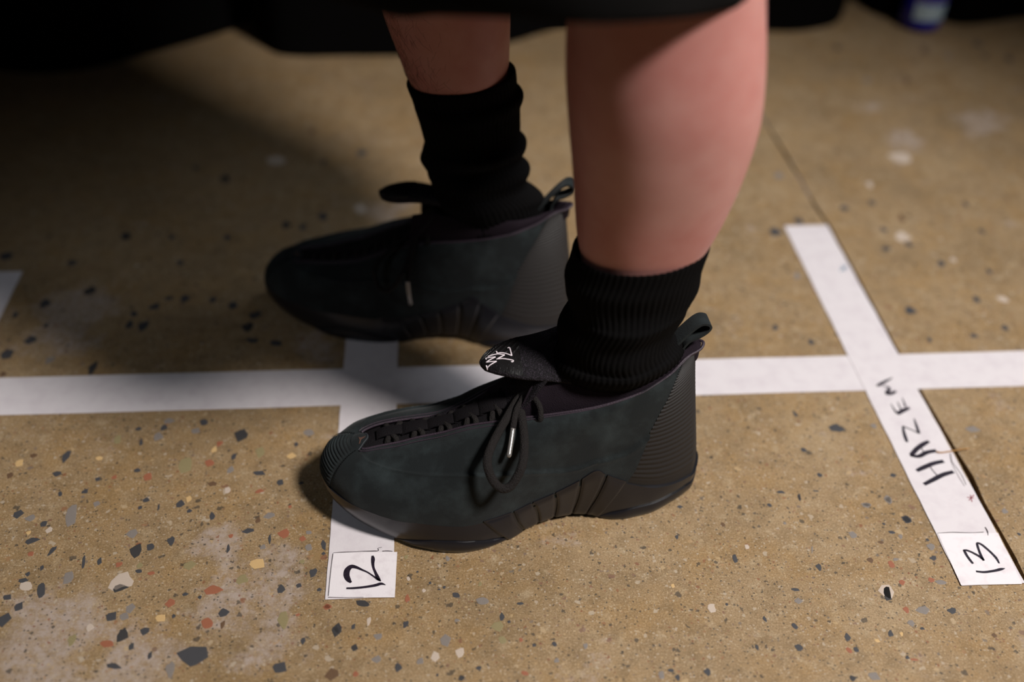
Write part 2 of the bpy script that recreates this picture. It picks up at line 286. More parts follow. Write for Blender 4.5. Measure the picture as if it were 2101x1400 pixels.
SETS = [((0, 960, 3.0), '65,45,50,45,b 350,40,60,35,d 600,70,40,30,d 845,15,50,30,d 910,55,60,50,r 705,60,40,30,r 1305,100,75,35,b 1590,35,105,35,d 1725,90,50,40,d 1855,95,45,20,d 1600,145,70,25,r 1400,140,45,45,w 1165,190,45,45,y 900,197,50,35,d 978,240,18,60,d 1110,220,55,50,d 865,245,35,28,d 1165,265,35,25,d 1305,295,40,60,d 1655,297,90,40,g 1590,325,40,40,b 440,290,75,140,g 115,285,75,55,d 185,310,80,45,g 598,220,55,40,g 525,148,45,30,d 370,165,30,40,d 270,345,50,40,d 200,450,110,40,d 175,400,35,25,y 300,385,50,40,w 320,510,40,70,d 190,530,45,30,r 815,410,75,60,g 835,510,95,100,k 925,490,55,45,d 1050,450,60,60,d 730,595,50,35,r 860,600,40,40,o 855,635,50,30,d 610,580,40,60,d 513,590,22,95,d 260,615,30,40,d 170,655,35,30,d 145,695,75,35,d 255,745,62,120,d 420,680,70,80,g 155,735,95,60,w 755,705,190,120,w 740,740,115,52,k 930,648,55,28,r 1170,600,100,60,o 1310,750,120,60,r 1230,800,25,25,d 1140,778,45,25,d 1045,835,75,55,r 680,920,95,75,d 805,865,65,60,g 765,915,65,50,g 990,925,80,50,y 1070,915,30,30,d 1375,890,70,55,d 1275,965,80,80,r 1370,965,35,60,b 1495,690,90,60,o 1585,590,110,65,y 1405,500,25,60,d 1420,420,40,30,r 1525,390,100,35,d 1660,445,20,70,d 1745,405,85,60,r 1860,440,50,40,r 1900,400,45,25,g 1900,490,50,45,g 1993,475,40,75,d 1990,530,35,25,d 1785,240,25,20,r 1620,490,45,35,g 1925,645,55,55,d 1840,725,40,28,d 1730,745,55,60,d 1965,750,35,25,d 1860,580,40,30,o 2015,855,60,35,r 1835,905,40,20,r 2070,1005,65,80,k 1865,1070,35,50,d 1745,945,75,130,o 1190,1165,210,135,d 1045,1240,75,110,g 920,1160,35,60,d 700,1220,105,35,d 805,1105,45,55,d 755,1035,85,90,k 890,1010,60,50,d 660,1080,100,50,r 440,1060,65,80,o 555,985,55,50,w 110,860,70,65,d 30,935,90,85,d 40,800,70,40,d 1715,1235,125,85,d 2040,1275,110,80,b'),
 ((640, 1050, 3.183), '330,605,110,50,k 100,620,60,45,r 165,765,75,80,k 268,755,35,50,d 370,715,35,65,w 430,815,70,45,g 610,735,45,50,d 275,893,60,55,k 420,965,75,50,g 565,1020,60,65,d 710,980,60,50,g 803,950,70,70,w 875,840,90,85,g 965,920,70,70,w 945,710,40,25,g 625,570,40,55,r 940,550,62,42,d 865,495,30,22,d 830,508,25,12,d 770,468,25,25,d 1115,590,90,55,g 1360,600,55,22,d 1240,685,35,60,d 1285,722,30,25,d 1215,755,90,75,o 1245,845,60,60,o 1100,475,28,32,o 615,300,28,30,o 885,305,30,40,g 690,395,22,15,d 730,515,30,30,w 630,440,25,30,w 1585,870,35,40,d 1600,975,42,35,g 1785,878,38,40,g 1450,875,28,20,d 1450,748,28,15,b 1090,1025,40,30,d 1390,1060,60,35,r 975,1090,55,40,k 820,1068,22,25,d 285,1060,40,40,r 1365,840,30,30,r'),
 ((1300, 1000, 2.623), '250,105,40,22,d 480,200,25,28,b 232,268,22,28,d 730,95,28,24,d 812,195,24,18,g 890,55,18,40,d 980,20,40,10,d 795,28,60,18,d 1255,97,60,30,g 1370,65,50,50,g 1470,175,60,48,d 1347,197,22,20,d 1180,258,45,38,g 1390,245,40,20,d 1435,265,28,30,g 1330,297,40,18,b 1597,320,55,40,g 1580,285,25,20,d 1610,382,48,24,d 1410,388,40,18,g 1275,395,40,35,b 1388,420,40,50,r 1445,512,45,35,r 1600,498,40,30,r 1655,515,70,32,g 1365,568,90,95,w 1365,568,50,90,k 995,430,38,42,d 545,383,30,50,d 960,335,10,45,g 870,550,50,20,d 885,615,60,40,g 500,632,20,20,d 210,533,26,28,y 420,650,50,55,w 610,322,30,28,w 705,710,24,36,d 865,745,35,45,d 665,865,22,38,d 890,865,50,40,d 1150,805,34,48,d 1198,878,32,32,d 1162,882,30,40,r 1385,790,36,42,d 1560,665,85,50,g 1710,665,65,35,d 1495,735,40,40,g 1465,660,40,40,r 1440,790,24,28,y 1310,825,30,22,y 1475,918,30,24,d 1510,930,55,16,r 1180,1030,45,40,k 1290,1020,90,60,g 395,995,45,42,d 235,1025,32,34,d 150,1010,35,45,g 200,985,42,22,d 1940,800,36,32,b 2000,130,40,30,g 2075,255,25,20,d 1555,762,30,16,d'),
 ((1600, 700, 2.5), '290,445,95,45,d 80,375,22,35,d 123,562,34,26,d 205,688,34,26,d 100,800,18,40,d 555,815,50,45,g 650,915,50,40,d 445,842,55,24,g 580,690,40,24,d 985,455,100,40,g 480,435,40,30,g'),
 ((1560, 180, 2.414), '415,598,55,30,d 550,568,40,30,d 700,650,40,50,b 610,705,40,35,d 895,872,50,35,d 955,855,40,30,w 745,1105,70,45,d 1210,1190,45,35,d 1095,712,28,28,d 1015,575,26,34,d 1135,912,35,24,d 1070,1050,40,40,d 80,715,80,40,d 190,660,55,30,d 95,437,50,35,g 185,935,40,35,g 690,345,130,60,w 540,480,40,40,w 710,740,90,50,w 250,1258,30,30,d 75,1190,35,30,d 735,775,40,30,d 620,798,60,25,d 840,1250,25,30,d 1060,1230,50,25,d 1200,1045,60,35,w'),
 ((0, 540, 3.0), '550,172,90,55,k 1140,220,70,50,d 1045,215,70,30,d 1310,225,55,40,d 1520,393,95,60,k 1565,320,90,45,d 1430,265,80,60,d 1550,475,110,35,d 1700,490,100,40,d 955,270,70,45,d 880,385,80,70,d 800,380,60,60,d 825,310,50,40,d 570,645,55,95,k 185,475,95,55,d 45,560,90,60,d 95,320,40,40,d 305,595,70,50,g 20,685,55,40,b 285,385,40,30,d 280,250,80,60,d 1490,1055,115,95,k 1200,1035,80,45,g 1255,985,55,45,d 1605,1160,75,85,o 1145,1235,105,120,o 1290,1235,65,50,r 1440,1190,35,40,d 1420,1270,45,50,g 1825,1115,35,35,d 975,1070,75,60,g 870,1105,28,50,d 725,1085,50,60,o 850,1022,50,25,d 1040,970,80,40,g 1010,1015,50,40,d 405,1195,55,90,d 205,1188,50,30,b 120,1230,60,50,y 610,1205,50,30,y 1790,1190,80,45,y 1320,1150,40,40,y 1350,1110,45,35,r 1900,1040,75,50,g'),
 ((0, 0, 2.5), '1155,920,60,45,k 645,1215,60,45,k 885,1215,40,35,d 1470,1155,55,40,k 1555,1165,40,35,d 1655,1110,50,40,d 1165,1215,40,30,d 1005,860,40,30,d 1415,828,110,55,w 1600,675,40,30,b 1855,785,60,30,d 1660,830,35,30,d 925,1350,45,30,d 370,1350,60,35,d 35,1310,80,50,d 1845,1075,90,70,w'),
 ((1600, 0, 4.19), '1240,440,70,60,b 495,410,60,40,d 1700,380,80,50,d 1970,510,90,60,d 1760,485,50,40,d 1440,480,80,40,g 750,690,70,50,g 1095,690,60,50,b')]
for (ox, oy, sc), txt in SETS:
    for it in txt.split():
        a = it.split(','); x, y, w, h = map(float, a[:4]); stone(ox + x / sc, oy + y / sc, w / sc, h / sc, a[4])

# ------------------------------------------------------------------ black drape along the back, three panels
def drape(base, label, seed):
    b = np.array([at(*q)[:2] for q in base]); b = spline(b, 150); r = random.Random(seed)
    mean = np.stack([np.convolve(np.pad(b[:, k], 20, 'edge'), np.ones(41) / 41, 'valid') for k in range(2)], 1)
    t = np.gradient(b, axis=0); t /= np.linalg.norm(t, axis=1, keepdims=True); nrm = np.stack([-t[:, 1], t[:, 0]], 1)
    P = []; Q = []
    for z, f in ((.0015, 0), (.03, .02), (.3, .08), (.8, .2), (1.5, .3), (2.3, .4)):
        c = b * (1 - f) + mean * f; P.append(np.c_[c, np.full(len(c), z)]); Q.append(np.c_[c + nrm * .004, np.full(len(c), z)])
    o = slab('drape', np.array(P).transpose(1, 0, 2), np.array(Q).transpose(1, 0, 2), M['drape'])
    return tag(o, label, 'curtain', 'black backdrop drapes')
drape([(-420, 120), (-260, 165), (-100, 140), (60, 152), (150, 148), (215, 136), (300, 113), (400, 86), (480, 60), (508, 40), (512, 0), (505, -40)], 'black drape panel at far left of the floor, deep in shadow', 1)
drape([(500, -30), (508, 20), (518, 62), (540, 94), (572, 112), (622, 117), (700, 116), (830, 115), (950, 109), (1050, 88), (1110, 70), (1165, 57), (1300, 50), (1450, 58), (1565, 65), (1640, 65), (1690, 57), (1718, 46), (1732, 20), (1742, -15), (1752, -60)], 'wide black drape panel whose hem sweeps behind the bare legs', 2)
drape([(1742, -60), (1752, -20), (1764, 8), (1790, 28), (1830, 38), (1880, 36), (1925, 42), (1965, 51), (2010, 50), (2060, 43), (2110, 36), (2250, 22), (2400, 30)], 'black drape panel right behind the blue bottle', 3)

# ------------------------------------------------------------------ white paper tapes and number stickers on the floor
def tape_strip(name, x0, x1, y0, y1, z, along, label, wob=0.0):
    n = 60; P = np.zeros((n, 2, 3)); t = np.linspace(0, 1, n)
    e = lambda s: wob * (np.sin(t * 37 + s) * .5 + np.sin(t * 91 + 2 * s) * .5)
    if along == 'x':
        P[:, 0] = np.c_[x0 + (x1 - x0) * t, y0 + e(1), np.full(n, z)]; P[:, 1] = np.c_[x0 + (x1 - x0) * t, y1 + e(2), np.full(n, z)]
    else:
        P[:, 0] = np.c_[x0 + e(1), y1 + (y0 - y1) * t, np.full(n, z)]; P[:, 1] = np.c_[x1 + e(2), y1 + (y0 - y1) * t, np.full(n, z)]
    Q = P.copy(); Q[..., 2] -= .0003
    o = slab(name, P, Q, M['paper'], None, 40)
    return tag(o, label, 'tape', 'white tape marks on the floor')
tx = tape_strip('floor_tape', -.75, 1.35, -.025, .025, .0005, 'x', 'long white tape line running crosswise under both shoes', .0003)
y12 = at(740, 1229)[1]
t12 = tape_strip('floor_tape', -.025, .025, y12, .118, .0009, 'y', 'short white tape strip under the toes, ending at the sticker marked 12', .0002)
y13a, y13b = at(1652, 464)[1], at(2034, 1201)[1]
t13 = tape_strip('floor_tape', .4574, .5074, y13b, y13a, .0009, 'y', 'white tape strip at right with handwritten capital letters', .0003)
y11 = at(49, 558)[1]
t11 = tape_strip('floor_tape', -.411, -.361, y12, y11, .0009, 'y', 'corner of a white tape strip at the left edge of the floor', .0002)
def sticker(px, label):
    c = np.array([at(*q, .0012) for q in px]); n = 8
    P = np.array([[c[0] + (c[1] - c[0]) * a + ((c[3] - c[0]) + ((c[2] - c[3]) - (c[1] - c[0])) * a) * b for b in np.linspace(0, 1, n)] for a in np.linspace(0, 1, n)])
    Q = P.copy(); Q[..., 2] -= .0003
    o = slab('number_sticker', P, Q, M['paper_label'], None, 40)
    return tag(o, label, 'sticker', 'number stickers on the tapes')
s12 = sticker([(684, 1135), (673, 1227), (810, 1226), (815, 1133)], 'white sticker with handwritten number 12 at the end of a tape strip')
s13 = sticker([(1923.5, 1094.5), (1972, 1201), (2097, 1198.5), (2047.5, 1094)], 'white sticker with handwritten number 13 at lower right of the floor')
def pen(name, org, sc, mm, paths, parent, mat, z=.0014):
    out = []
    for p in paths:
        q = np.array([np.r_[at(org[0] + x / sc, org[1] + y / sc, z), w / sc * mm / 1000 * 1.12] for x, y, w in p])
        q = spline(q, max(12, 6 * len(q))) if len(q) > 2 else np.array([q[0] + (q[1] - q[0]) * t for t in np.linspace(0, 1, 6)])
        out.append((q[:, :3], q[:, 3]))
    return strokes(name, out, mat, parent)
A = ((660, 1120), 11.66, .41)
pen('numeral', *A, [[(590, 1022, 40), (800, 1015, 50), (1100, 982, 55), (1300, 945, 65), (1420, 912, 60), (1530, 940, 12)]], s12, M['ink'])
pen('numeral', *A, [[(705, 885, 40), (640, 815, 95), (597, 720, 115), (605, 610, 118), (655, 535, 105), (725, 500, 90), (830, 520, 65), (950, 572, 45), (1100, 640, 33), (1250, 740, 35), (1350, 812, 45), (1415, 850, 18)], [(1410, 848, 25), (1345, 765, 65), (1285, 640, 52), (1240, 530, 48), (1225, 430, 60), (1228, 320, 75), (1215, 240, 40)]], s12, M['ink'])
pen('lint_line', *A, [[(280, 172, 10), (500, 155, 14), (760, 145, 8), (1000, 132, 10), (1240, 128, 18), (1360, 118, 12), (1350, 60, 8), (1440, 40, 8)], [(1450, 130, 12), (1580, 125, 16), (1700, 135, 8)], [(270, 190, 10), (220, 560, 7), (160, 1200, 12)], [(160, 1235, 16), (500, 1240, 10), (1000, 1235, 8)]], s12, M['dust'])
B_ = ((1900, 1080), 10.453, .40)
pen('numeral', *B_, [[(1075, 970, 40), (1250, 985, 48), (1450, 960, 50), (1600, 925, 55), (1695, 905, 12)]], s13, M['ink'])
pen('numeral', *B_, [[(1010, 805, 42), (940, 720, 50), (870, 620, 50), (830, 545, 48), (798, 520, 30)], [(798, 520, 35), (870, 518, 45), (950, 545, 45), (1060, 600, 50), (1160, 660, 50), (1245, 738, 40)], [(1242, 738, 40), (1190, 650, 50), (1140, 530, 45), (1105, 420, 45), (1098, 372, 42), (1130, 366, 45), (1200, 400, 50), (1300, 480, 50), (1420, 590, 50), (1510, 690, 50), (1572, 800, 28)]], s13, M['ink'])
pen('lint_line', *B_, [[(250, 150, 8), (540, 130, 10), (760, 135, 12), (1000, 138, 8), (1240, 125, 12)], [(1270, 20, 14), (1320, 110, 18), (1330, 200, 8)]], s13, M['dust'])
C_ = ((1780, 760), 5.6, .44)
for paths in ([[(565, 1155, 38), (650, 1115, 50), (760, 1070, 48), (875, 1045, 42)], [(650, 1312, 38), (760, 1255, 48), (870, 1200, 48), (988, 1165, 40)], [(720, 1110, 10), (755, 1158, 10), (800, 1208, 12)]],
              [[(705, 815, 35), (640, 850, 50), (570, 900, 50), (512, 962, 45), (488, 972, 28)], [(490, 980, 30), (590, 988, 45), (680, 945, 48), (790, 922, 40)], [(615, 890, 10), (645, 938, 10)]],
              [[(455, 825, 28), (435, 770, 35), (415, 700, 28), (408, 640, 20)], [(410, 645, 18), (460, 665, 15), (530, 695, 13), (592, 727, 14)], [(592, 727, 30), (570, 660, 28), (550, 600, 20), (535, 555, 8)]],
              [[(340, 502, 42), (410, 462, 50), (482, 430, 32)], [(335, 490, 25), (300, 440, 15), (265, 380, 5)], [(385, 450, 16), (360, 400, 12), (345, 360, 5)], [(435, 420, 22), (420, 370, 15), (395, 315, 6)]],
              [[(328, 240, 28), (265, 268, 45), (205, 272, 22)], [(215, 262, 40), (250, 215, 34), (232, 190, 20), (185, 186, 16)], [(105, 180, 22), (150, 160, 42), (200, 130, 34), (250, 105, 22), (288, 84, 8)]]):
    pen('letter', *C_, paths, t13, M['ink'], .0011)
pen('ink_mark', (1600, 700), 2.5, .4, [[(960, 802, 4), (995, 806, 4)], [(978, 790, 4), (986, 826, 4)], [(996, 790, 4), (970, 818, 4)]], t13, M['red_ink'], .0011)['label'] = 'small faded red pen mark'
pen('ink_mark', (1560, 180), 2.414, .5, [[(395, 908, 6), (428, 882, 8)], [(404, 882, 6), (420, 906, 7)]], t13, M['blue_ink'], .0011)['label'] = 'small blue smudge'
q = spline([at(*a) + np.array([0, 0, b]) for a, b in (((1919, 930.5), .0024), ((1930, 932), .002), ((1951, 929), .002), ((1968, 927), .0024), ((1986, 925), .003))], 24)
tag(tube('straw', q, .00055, M['straw'], n=6), 'thin dry straw lying across the edge of the lettered tape', 'straw')
q = spline([at(*a) + np.array([0, 0, b]) for a, b in (((1949, 933), .0013), ((1952, 950), .0016), ((1960, 965), .003), ((1970, 982), .004), ((1980, 1000), .0028))], 24)
tag(tube('thread', q, .00028, M['dust'], n=5), 'fine grey thread curling beside the tape edge below the straw', 'thread')

# ------------------------------------------------------------------ blue water bottle by the drape
def bottle():
    p = at(1880, 67); dirv = np.array([p[0] - CAM_LOC[0], p[1] - CAM_LOC[1]]); dirv /= np.linalg.norm(dirv); c = p[:2] + dirv * .028
    o = empty('water_bottle', (c[0], c[1], 0), math.atan2(-dirv[1], -dirv[0]))
    tag(o, 'blue plastic water bottle with pale label standing before the drape', 'bottle')
    m = new_mat('blue_plastic', (.006, .008, .42, 1), .15, .5); m.node_tree.nodes['Principled BSDF'].inputs['Transmission Weight'].default_value = .2
    prof = [(0, .004), (.018, .003), (.025, .0), (.029, .003), (.0318, .010), (.0322, .030), (.0322, .06), (.031, .064), (.0322, .068), (.0322, .09), (.031, .094), (.0322, .098), (.0322, .135), (.030, .155), (.022, .178), (.0135, .192), (.0128, .204)]
    def lathe(name, pr, mat, n=40, par=o):
        P = np.array([[(r * math.cos(a), r * math.sin(a), z) for r, z in pr] for a in np.linspace(0, 2 * math.pi, n, endpoint=False)])
        return grid(name, P, mat, par, cu=True)
    lathe('body', prof, m)
    lathe('cap', [(.0001, .216), (.0125, .216), (.0145, .2145), (.0148, .201), (.0135, .2005)], new_mat('white_cap', lin((210, 212, 220)), .4), 32)
    lathe('neck_ring', [(.0135, .199), (.016, .199), (.016, .1975), (.0135, .197)], m, 32)
    def patch(name, a0, a1, z0, z1, r, mat):
        P = np.array([[((r) * math.cos(a), (r) * math.sin(a), z) for z in np.linspace(z0, z1, 4)] for a in np.linspace(a0, a1, 18)]); Q = P * np.array([(r - .0004) / r, (r - .0004) / r, 1])
        return slab(name, P, Q, mat, o)
    patch('label', math.radians(-20), math.radians(72), .021, .046, .0328, new_mat('pale_label', lin((176, 196, 206)), .45, .4, None, (90, lin((120, 150, 170)), .5, .7)))
    patch('label_band', math.radians(-30), math.radians(75), .052, .058, .0327, new_mat('lilac_band', lin((86, 70, 110)), .5))
bottle()

# ------------------------------------------------------------------ sneakers; tables in millimetres (s from heel to toe, l to the outer side, z)
# shoe tables, millimetres: bottom (s,l_lateral,l_medial,z), top (s,l_lat,l_med,z)
TB=[((0,0,0,25),(13.6,0,0,144)),
((7,19,-19,24),(15.5,4,-4,143)),
((14,25,-25,24.5),(19,6.5,-6.5,141.5)),
((28,31.5,-31,25),(25,9.5,-9.5,139.5)),
((45,35.5,-34.5,27),(31,13.5,-13.5,136.5)),
((67,37.7,-36,36.5),(39,19,-19,132)),
((85.5,38.2,-36,46.5),(52,25,-25,127)),
((94.6,38.8,-36,52.5),(62,28,-28,123)),
((108,39.5,-36,44),(80.5,30,-30,117.5)),
((127,41.5,-38,35),(99,30,-30,112.5)),
((146,45,-41,29.5),(122,27.5,-28,107)),
((161.5,49.5,-44,26),(147,23,-25,100.5)),
((184.5,56,-48,25.5),(170,17.5,-22,93)),
((200.5,58.5,-49.5,26),(190,12.5,-20,86)),
((217.5,56.5,-50,27),(209,8.5,-20,77)),
((235,53,-49.5,28),(228,6,-21,71)),
((252,48.5,-47.5,29),(244,4.5,-21.5,65.5)),
((269.5,40.5,-44,31),(259,3.5,-20.5,62)),
((284,31,-38,32),(269,3,-18.5,59.5)),
((296.5,17.5,-29,32),(273.5,1,-15,58.5)),
((303,5,-20,32),(275.5,-3,-12,58)),
((306,-8,-8,32),(276.5,-8.5,-8.5,57.5))]
NK=len(TB)-1
_B=np.array([t[0] for t in TB],float); _T=np.array([t[1] for t in TB],float)
MZ={12:90,13:79,14:69.5,15:66,16:64}
def _full(A,top=False):
    lat=np.stack([A[:,0],A[:,1],A[:,3]],1); med=np.stack([A[:,0],A[:,2],A[:,3]],1)
    if top:
        for i,z in MZ.items(): med[i,2]=z
    return np.concatenate([med[:0:-1],lat])  # k from -NK..NK
FB=_full(_B); FT=_full(_T,True)
def cr(A,k):
    """catmull-rom at knot coordinate k in [-NK,NK]; wraps at the heel only"""
    k=np.asarray(k,float)+NK; i=np.clip(np.floor(k).astype(int),0,len(A)-2); t=(k-i)[...,None]
    n=len(A)
    p1=A[i];p2=A[i+1]
    ext=np.concatenate([A[1:2],A,A[-2:-1]])  # toe ends: mirror by continuing on the other side
    ext[0]=A[-2]; ext[-1]=A[1]
    p0=ext[i];p3=ext[i+3]
    return .5*((2*p1)+(-p0+p2)*t+(2*p0-5*p1+4*p2-p3)*t*t+(-p0+3*p1-3*p2+p3)*t**3)
def upper(k,v,off=0.):
    """point(s) of the upper in mm; k knot coordinate, v 0 bottom..1 top"""
    k=np.asarray(k,float);v=np.asarray(v,float)[...,None]
    B=cr(FB,k);T=cr(FT,k)
    B=B.copy(); B[...,2]-=5*1
    d=B-T; d[...,2]=0; dz=(T[...,2]-B[...,2])[...,None]
    up=np.array([0,0,1.])
    n=d/np.maximum(np.linalg.norm(d,axis=-1,keepdims=True),1e-6)
    w=np.clip(np.abs(k)/5.5,0,1)[...,None]; w=w*w*(3-2*w)
    P1=B+n*(1.5*w-11*(1-w))+up*dz*.64
    P2=T+d*(.58*w-.75*(1-w))+up*1.0
    return B*(1-v)**3+3*P1*v*(1-v)**2+3*P2*v*v*(1-v)+T*v**3

KB_V = [0, .03, .11, .2, .3, .38, .48, .56, .69, .85, 1]; KB_K = [5.1, 5.05, 4.8, 4.68, 4.58, 4.45, 4.30, 4.14, 3.98, 3.8, 3.62]
def kbound(v): return np.interp(v, KB_V, KB_K)
VC_K = [4.4, 5, 5.4, 6.0, 6.68, 7.4, 8.1, 8.75, 10.66, 11.77, 12.57, 13.84, 14.95, 16.07, 17.3, 18, 18.6, 21]
VC_V = [.34, .245, .20, .155, .125, .135, .155, .19, .335, .41, .475, .53, .58, .65, .76, .88, .98, 1.3]
def upw(kk, v):
    """upper with the knot coordinate running on past the toe to the inner side"""
    kk = np.asarray(kk, float); k = np.where(kk > NK, kk - 2 * NK, kk); return upper(k, v)
def normals(P):
    a = np.gradient(P, axis=0); b = np.gradient(P, axis=1); n = np.cross(a, b); n /= np.maximum(np.linalg.norm(n, axis=-1, keepdims=True), 1e-9)
    return n
def sstep(x, a, b):
    t = np.clip((x - a) / (b - a), 0, 1); return t * t * (3 - 2 * t)
# sole: foot of the side wall, offset from the feather line and height
G_OFF = np.array([-6, -5, -4, -2, 2.5, 4.5, 3, .5, -1.5, -1, 1, 4, 5, 4.5, 4, 1, -1.5, -2, -2, -2, -2, -2])
G_Z = np.array([2, 1, 0, 0, 0, 0, 1, 4, 5.5, 5.5, 3, .3, 0, 0, .3, 1, 4, 8, 12, 15, 17, 17.5])
def plan_normal(k):
    e = .15; a = cr(FB, np.clip(k - e, -NK, NK)); b = cr(FB, np.clip(k + e, -NK, NK)); t = b - a
    t[np.abs(k) > NK - .2] = np.array([0, -1, 0]); n = np.stack([t[..., 1], -t[..., 0], 0 * t[..., 0]], -1)
    n /= np.maximum(np.linalg.norm(n, axis=-1, keepdims=True), 1e-9)
    n = np.where((n * (cr(FB, k) - np.array([150., 0, 0]))).sum(-1, keepdims=True) < 0, -n, n); return n
def sole(k, q, off=0.):
    k = np.asarray(k, float); q = np.asarray(q, float); kk, qq = np.broadcast_arrays(k, q); ak = np.abs(kk)
    n = plan_normal(kk); B = cr(FB, kk); go = np.interp(ak, np.arange(NK + 1), G_OFF); gz = np.interp(ak, np.arange(NK + 1), G_Z)
    top = B + n * 1.6; bot = B + n * go[..., None]; bot[..., 2] = gz
    P = bot + (top - bot) * qq[..., None]
    bul = 1.6 * np.sin(np.pi * np.clip(qq, 0, 1)) * (1 - sstep(ak, 5, 7) * (1 - sstep(ak, 10, 12)))
    return P + n * (off + bul)[..., None]
G_TOP = [184.5, 160.5, 144.5, 126.5, 106.5, 85.5, 67.6]; G_BOT = [166, 150.5, 137.5, 124.6, 110, 99, 88]
BS = np.array([t[0][0] for t in TB], float)
def s2k(s): return np.interp(s, BS, np.arange(NK + 1))
# tongue: a base running up under the laces, then a wide flap folded forward; s, middle l, z, half width, half thickness
TG_BASE = [(255, -9, 57, 9, 1.5), (230, -8, 64, 12, 1.5), (196, -5, 76, 15, 2), (170, -4, 90, 20, 2.5), (150, -4, 106, 22, 3), (140, -4, 120, 22, 3.5), (132, -4, 131, 20, 3.5)]
TONG = [(92, 26, 133, -34, 150), (104, 22, 131.5, -31, 151), (116, 18, 131.5, -28, 150), (128, 16.5, 133, -26, 147), (140, 15.5, 134.5, -25, 144.5), (150, 14.5, 135.5, -25, 142.5), (159, 12, 136, -24, 140), (167, 8, 135.5, -21.5, 138), (173, 4, 134.5, -18, 136), (177, 0, 133, -14, 134.5), (179.6, -4, 132, -10, 133)]  # s, outer edge l and z, inner edge l and z
def loft_sections(c, nn, lc, hw, th, slope, m=30):
    a = np.linspace(0, 2 * np.pi, m, endpoint=False); ca, sa = np.cos(a), np.sin(a); ll = np.sign(ca) * np.abs(ca) ** .8; tt = np.sign(sa) * np.abs(sa) ** .8
    l = hw[:, None] * ll; d = th[:, None] * tt
    return np.stack([c[:, 0:1] + nn[:, 0:1] * d, lc[:, None] + l, c[:, 1:2] + nn[:, 1:2] * d + slope[:, None] * l], -1)
def tongue_base():
    g = spline(TG_BASE, 60); t = np.gradient(g[:, [0, 2]], axis=0); t /= np.linalg.norm(t, axis=1, keepdims=True); nn = np.stack([-t[:, 1], t[:, 0]], 1)
    return loft_sections(g[:, [0, 2]], nn, g[:, 1], g[:, 3], g[:, 4], 0 * g[:, 0])
def flap_rows(s):
    g = np.array(TONG, float); return [np.interp(s, g[:, 0], g[:, k]) for k in (1, 2, 3, 4)]
FLAP_TH = lambda s: np.interp(s, [90, 160, 170, 177, 179.6], [4.2, 4.2, 3.8, 3.0, 1.6])
def tongue_flap(fat=1.0):
    g = spline(TONG, 80); g = np.vstack([g, g[-1] + np.array([.9, -2.4, -.3, 2.4, -.3])]); th = np.r_[FLAP_TH(g[:-1, 0]), .6] * fat; hw = (g[:, 1] - g[:, 3]) / 2; lc = (g[:, 1] + g[:, 3]) / 2
    sl = (g[:, 2] - g[:, 4]) / (2 * hw); zc = (g[:, 2] + g[:, 4]) / 2 - th + .6
    nn = np.tile(np.array([[0, 1.]]), (len(g), 1)); return loft_sections(np.c_[g[:, 0], zc], nn, lc, hw, th, sl)
def tongue_top(s, l, fat=1.0):
    lo, zo, li, zi = flap_rows(s); hw = (lo - li) / 2; lc = (lo + li) / 2; x = np.clip((l - lc) / hw, -1, 1); th = FLAP_TH(s) * fat
    return (zo + zi) / 2 - th + .6 + (zo - zi) / 2 * x + th * np.sqrt(np.maximum(0, 1 - np.abs(x) ** 2.5)) ** .8
LOOP = [(147.6, 3.2, 108.0), (154.3, 10.2, 105.0), (162.5, 21.8, 101.0), (169.3, 30.3, 96.0), (175.1, 38.3, 91.5), (179.3, 46.1, 87.5), (180.2, 51.1, 83.0), (178.6, 55.7, 77.0), (175.2, 59.5, 71.5), (170.0, 62.1, 68.5), (164.3, 61.2, 69.5), (159.0, 57.5, 75.0), (155.1, 52.7, 81.0), (152.8, 46.3, 86.5), (151.4, 37.1, 93.0), (151.3, 27.1, 99.0), (151.4, 18.6, 103.0), (149.8, 10.1, 106.0), (147, 4, 106.5)]
LEND = [(146.6, 3.5, 106), (150.6, 9.5, 104.0), (154.9, 16.1, 101.0), (158.7, 28.0, 95.0)]
AGLET = [(158.7, 28.0, 95.0), (161.4, 37.5, 88.6), (163.9, 45.8, 83.0)]
SMALL = [(147, 3, 106), (146.4, 5.5, 108.0), (142.9, 9.2, 110.0), (139.7, 14.9, 109.0), (138.1, 19.4, 106.5), (138.0, 22.6, 103.0), (138.6, 24.5, 99.0), (142, 22, 97)]
PULL = [(44, 134), (39, 141), (33.3, 148.9), (26.8, 157.6), (20.3, 164.8), (15.8, 167.1), (11.3, 165.9), (10.0, 163.0), (12.7, 158.6), (18.7, 154.2), (24.1, 151.6), (28.1, 145.7), (29.2, 139.5), (30, 132)]
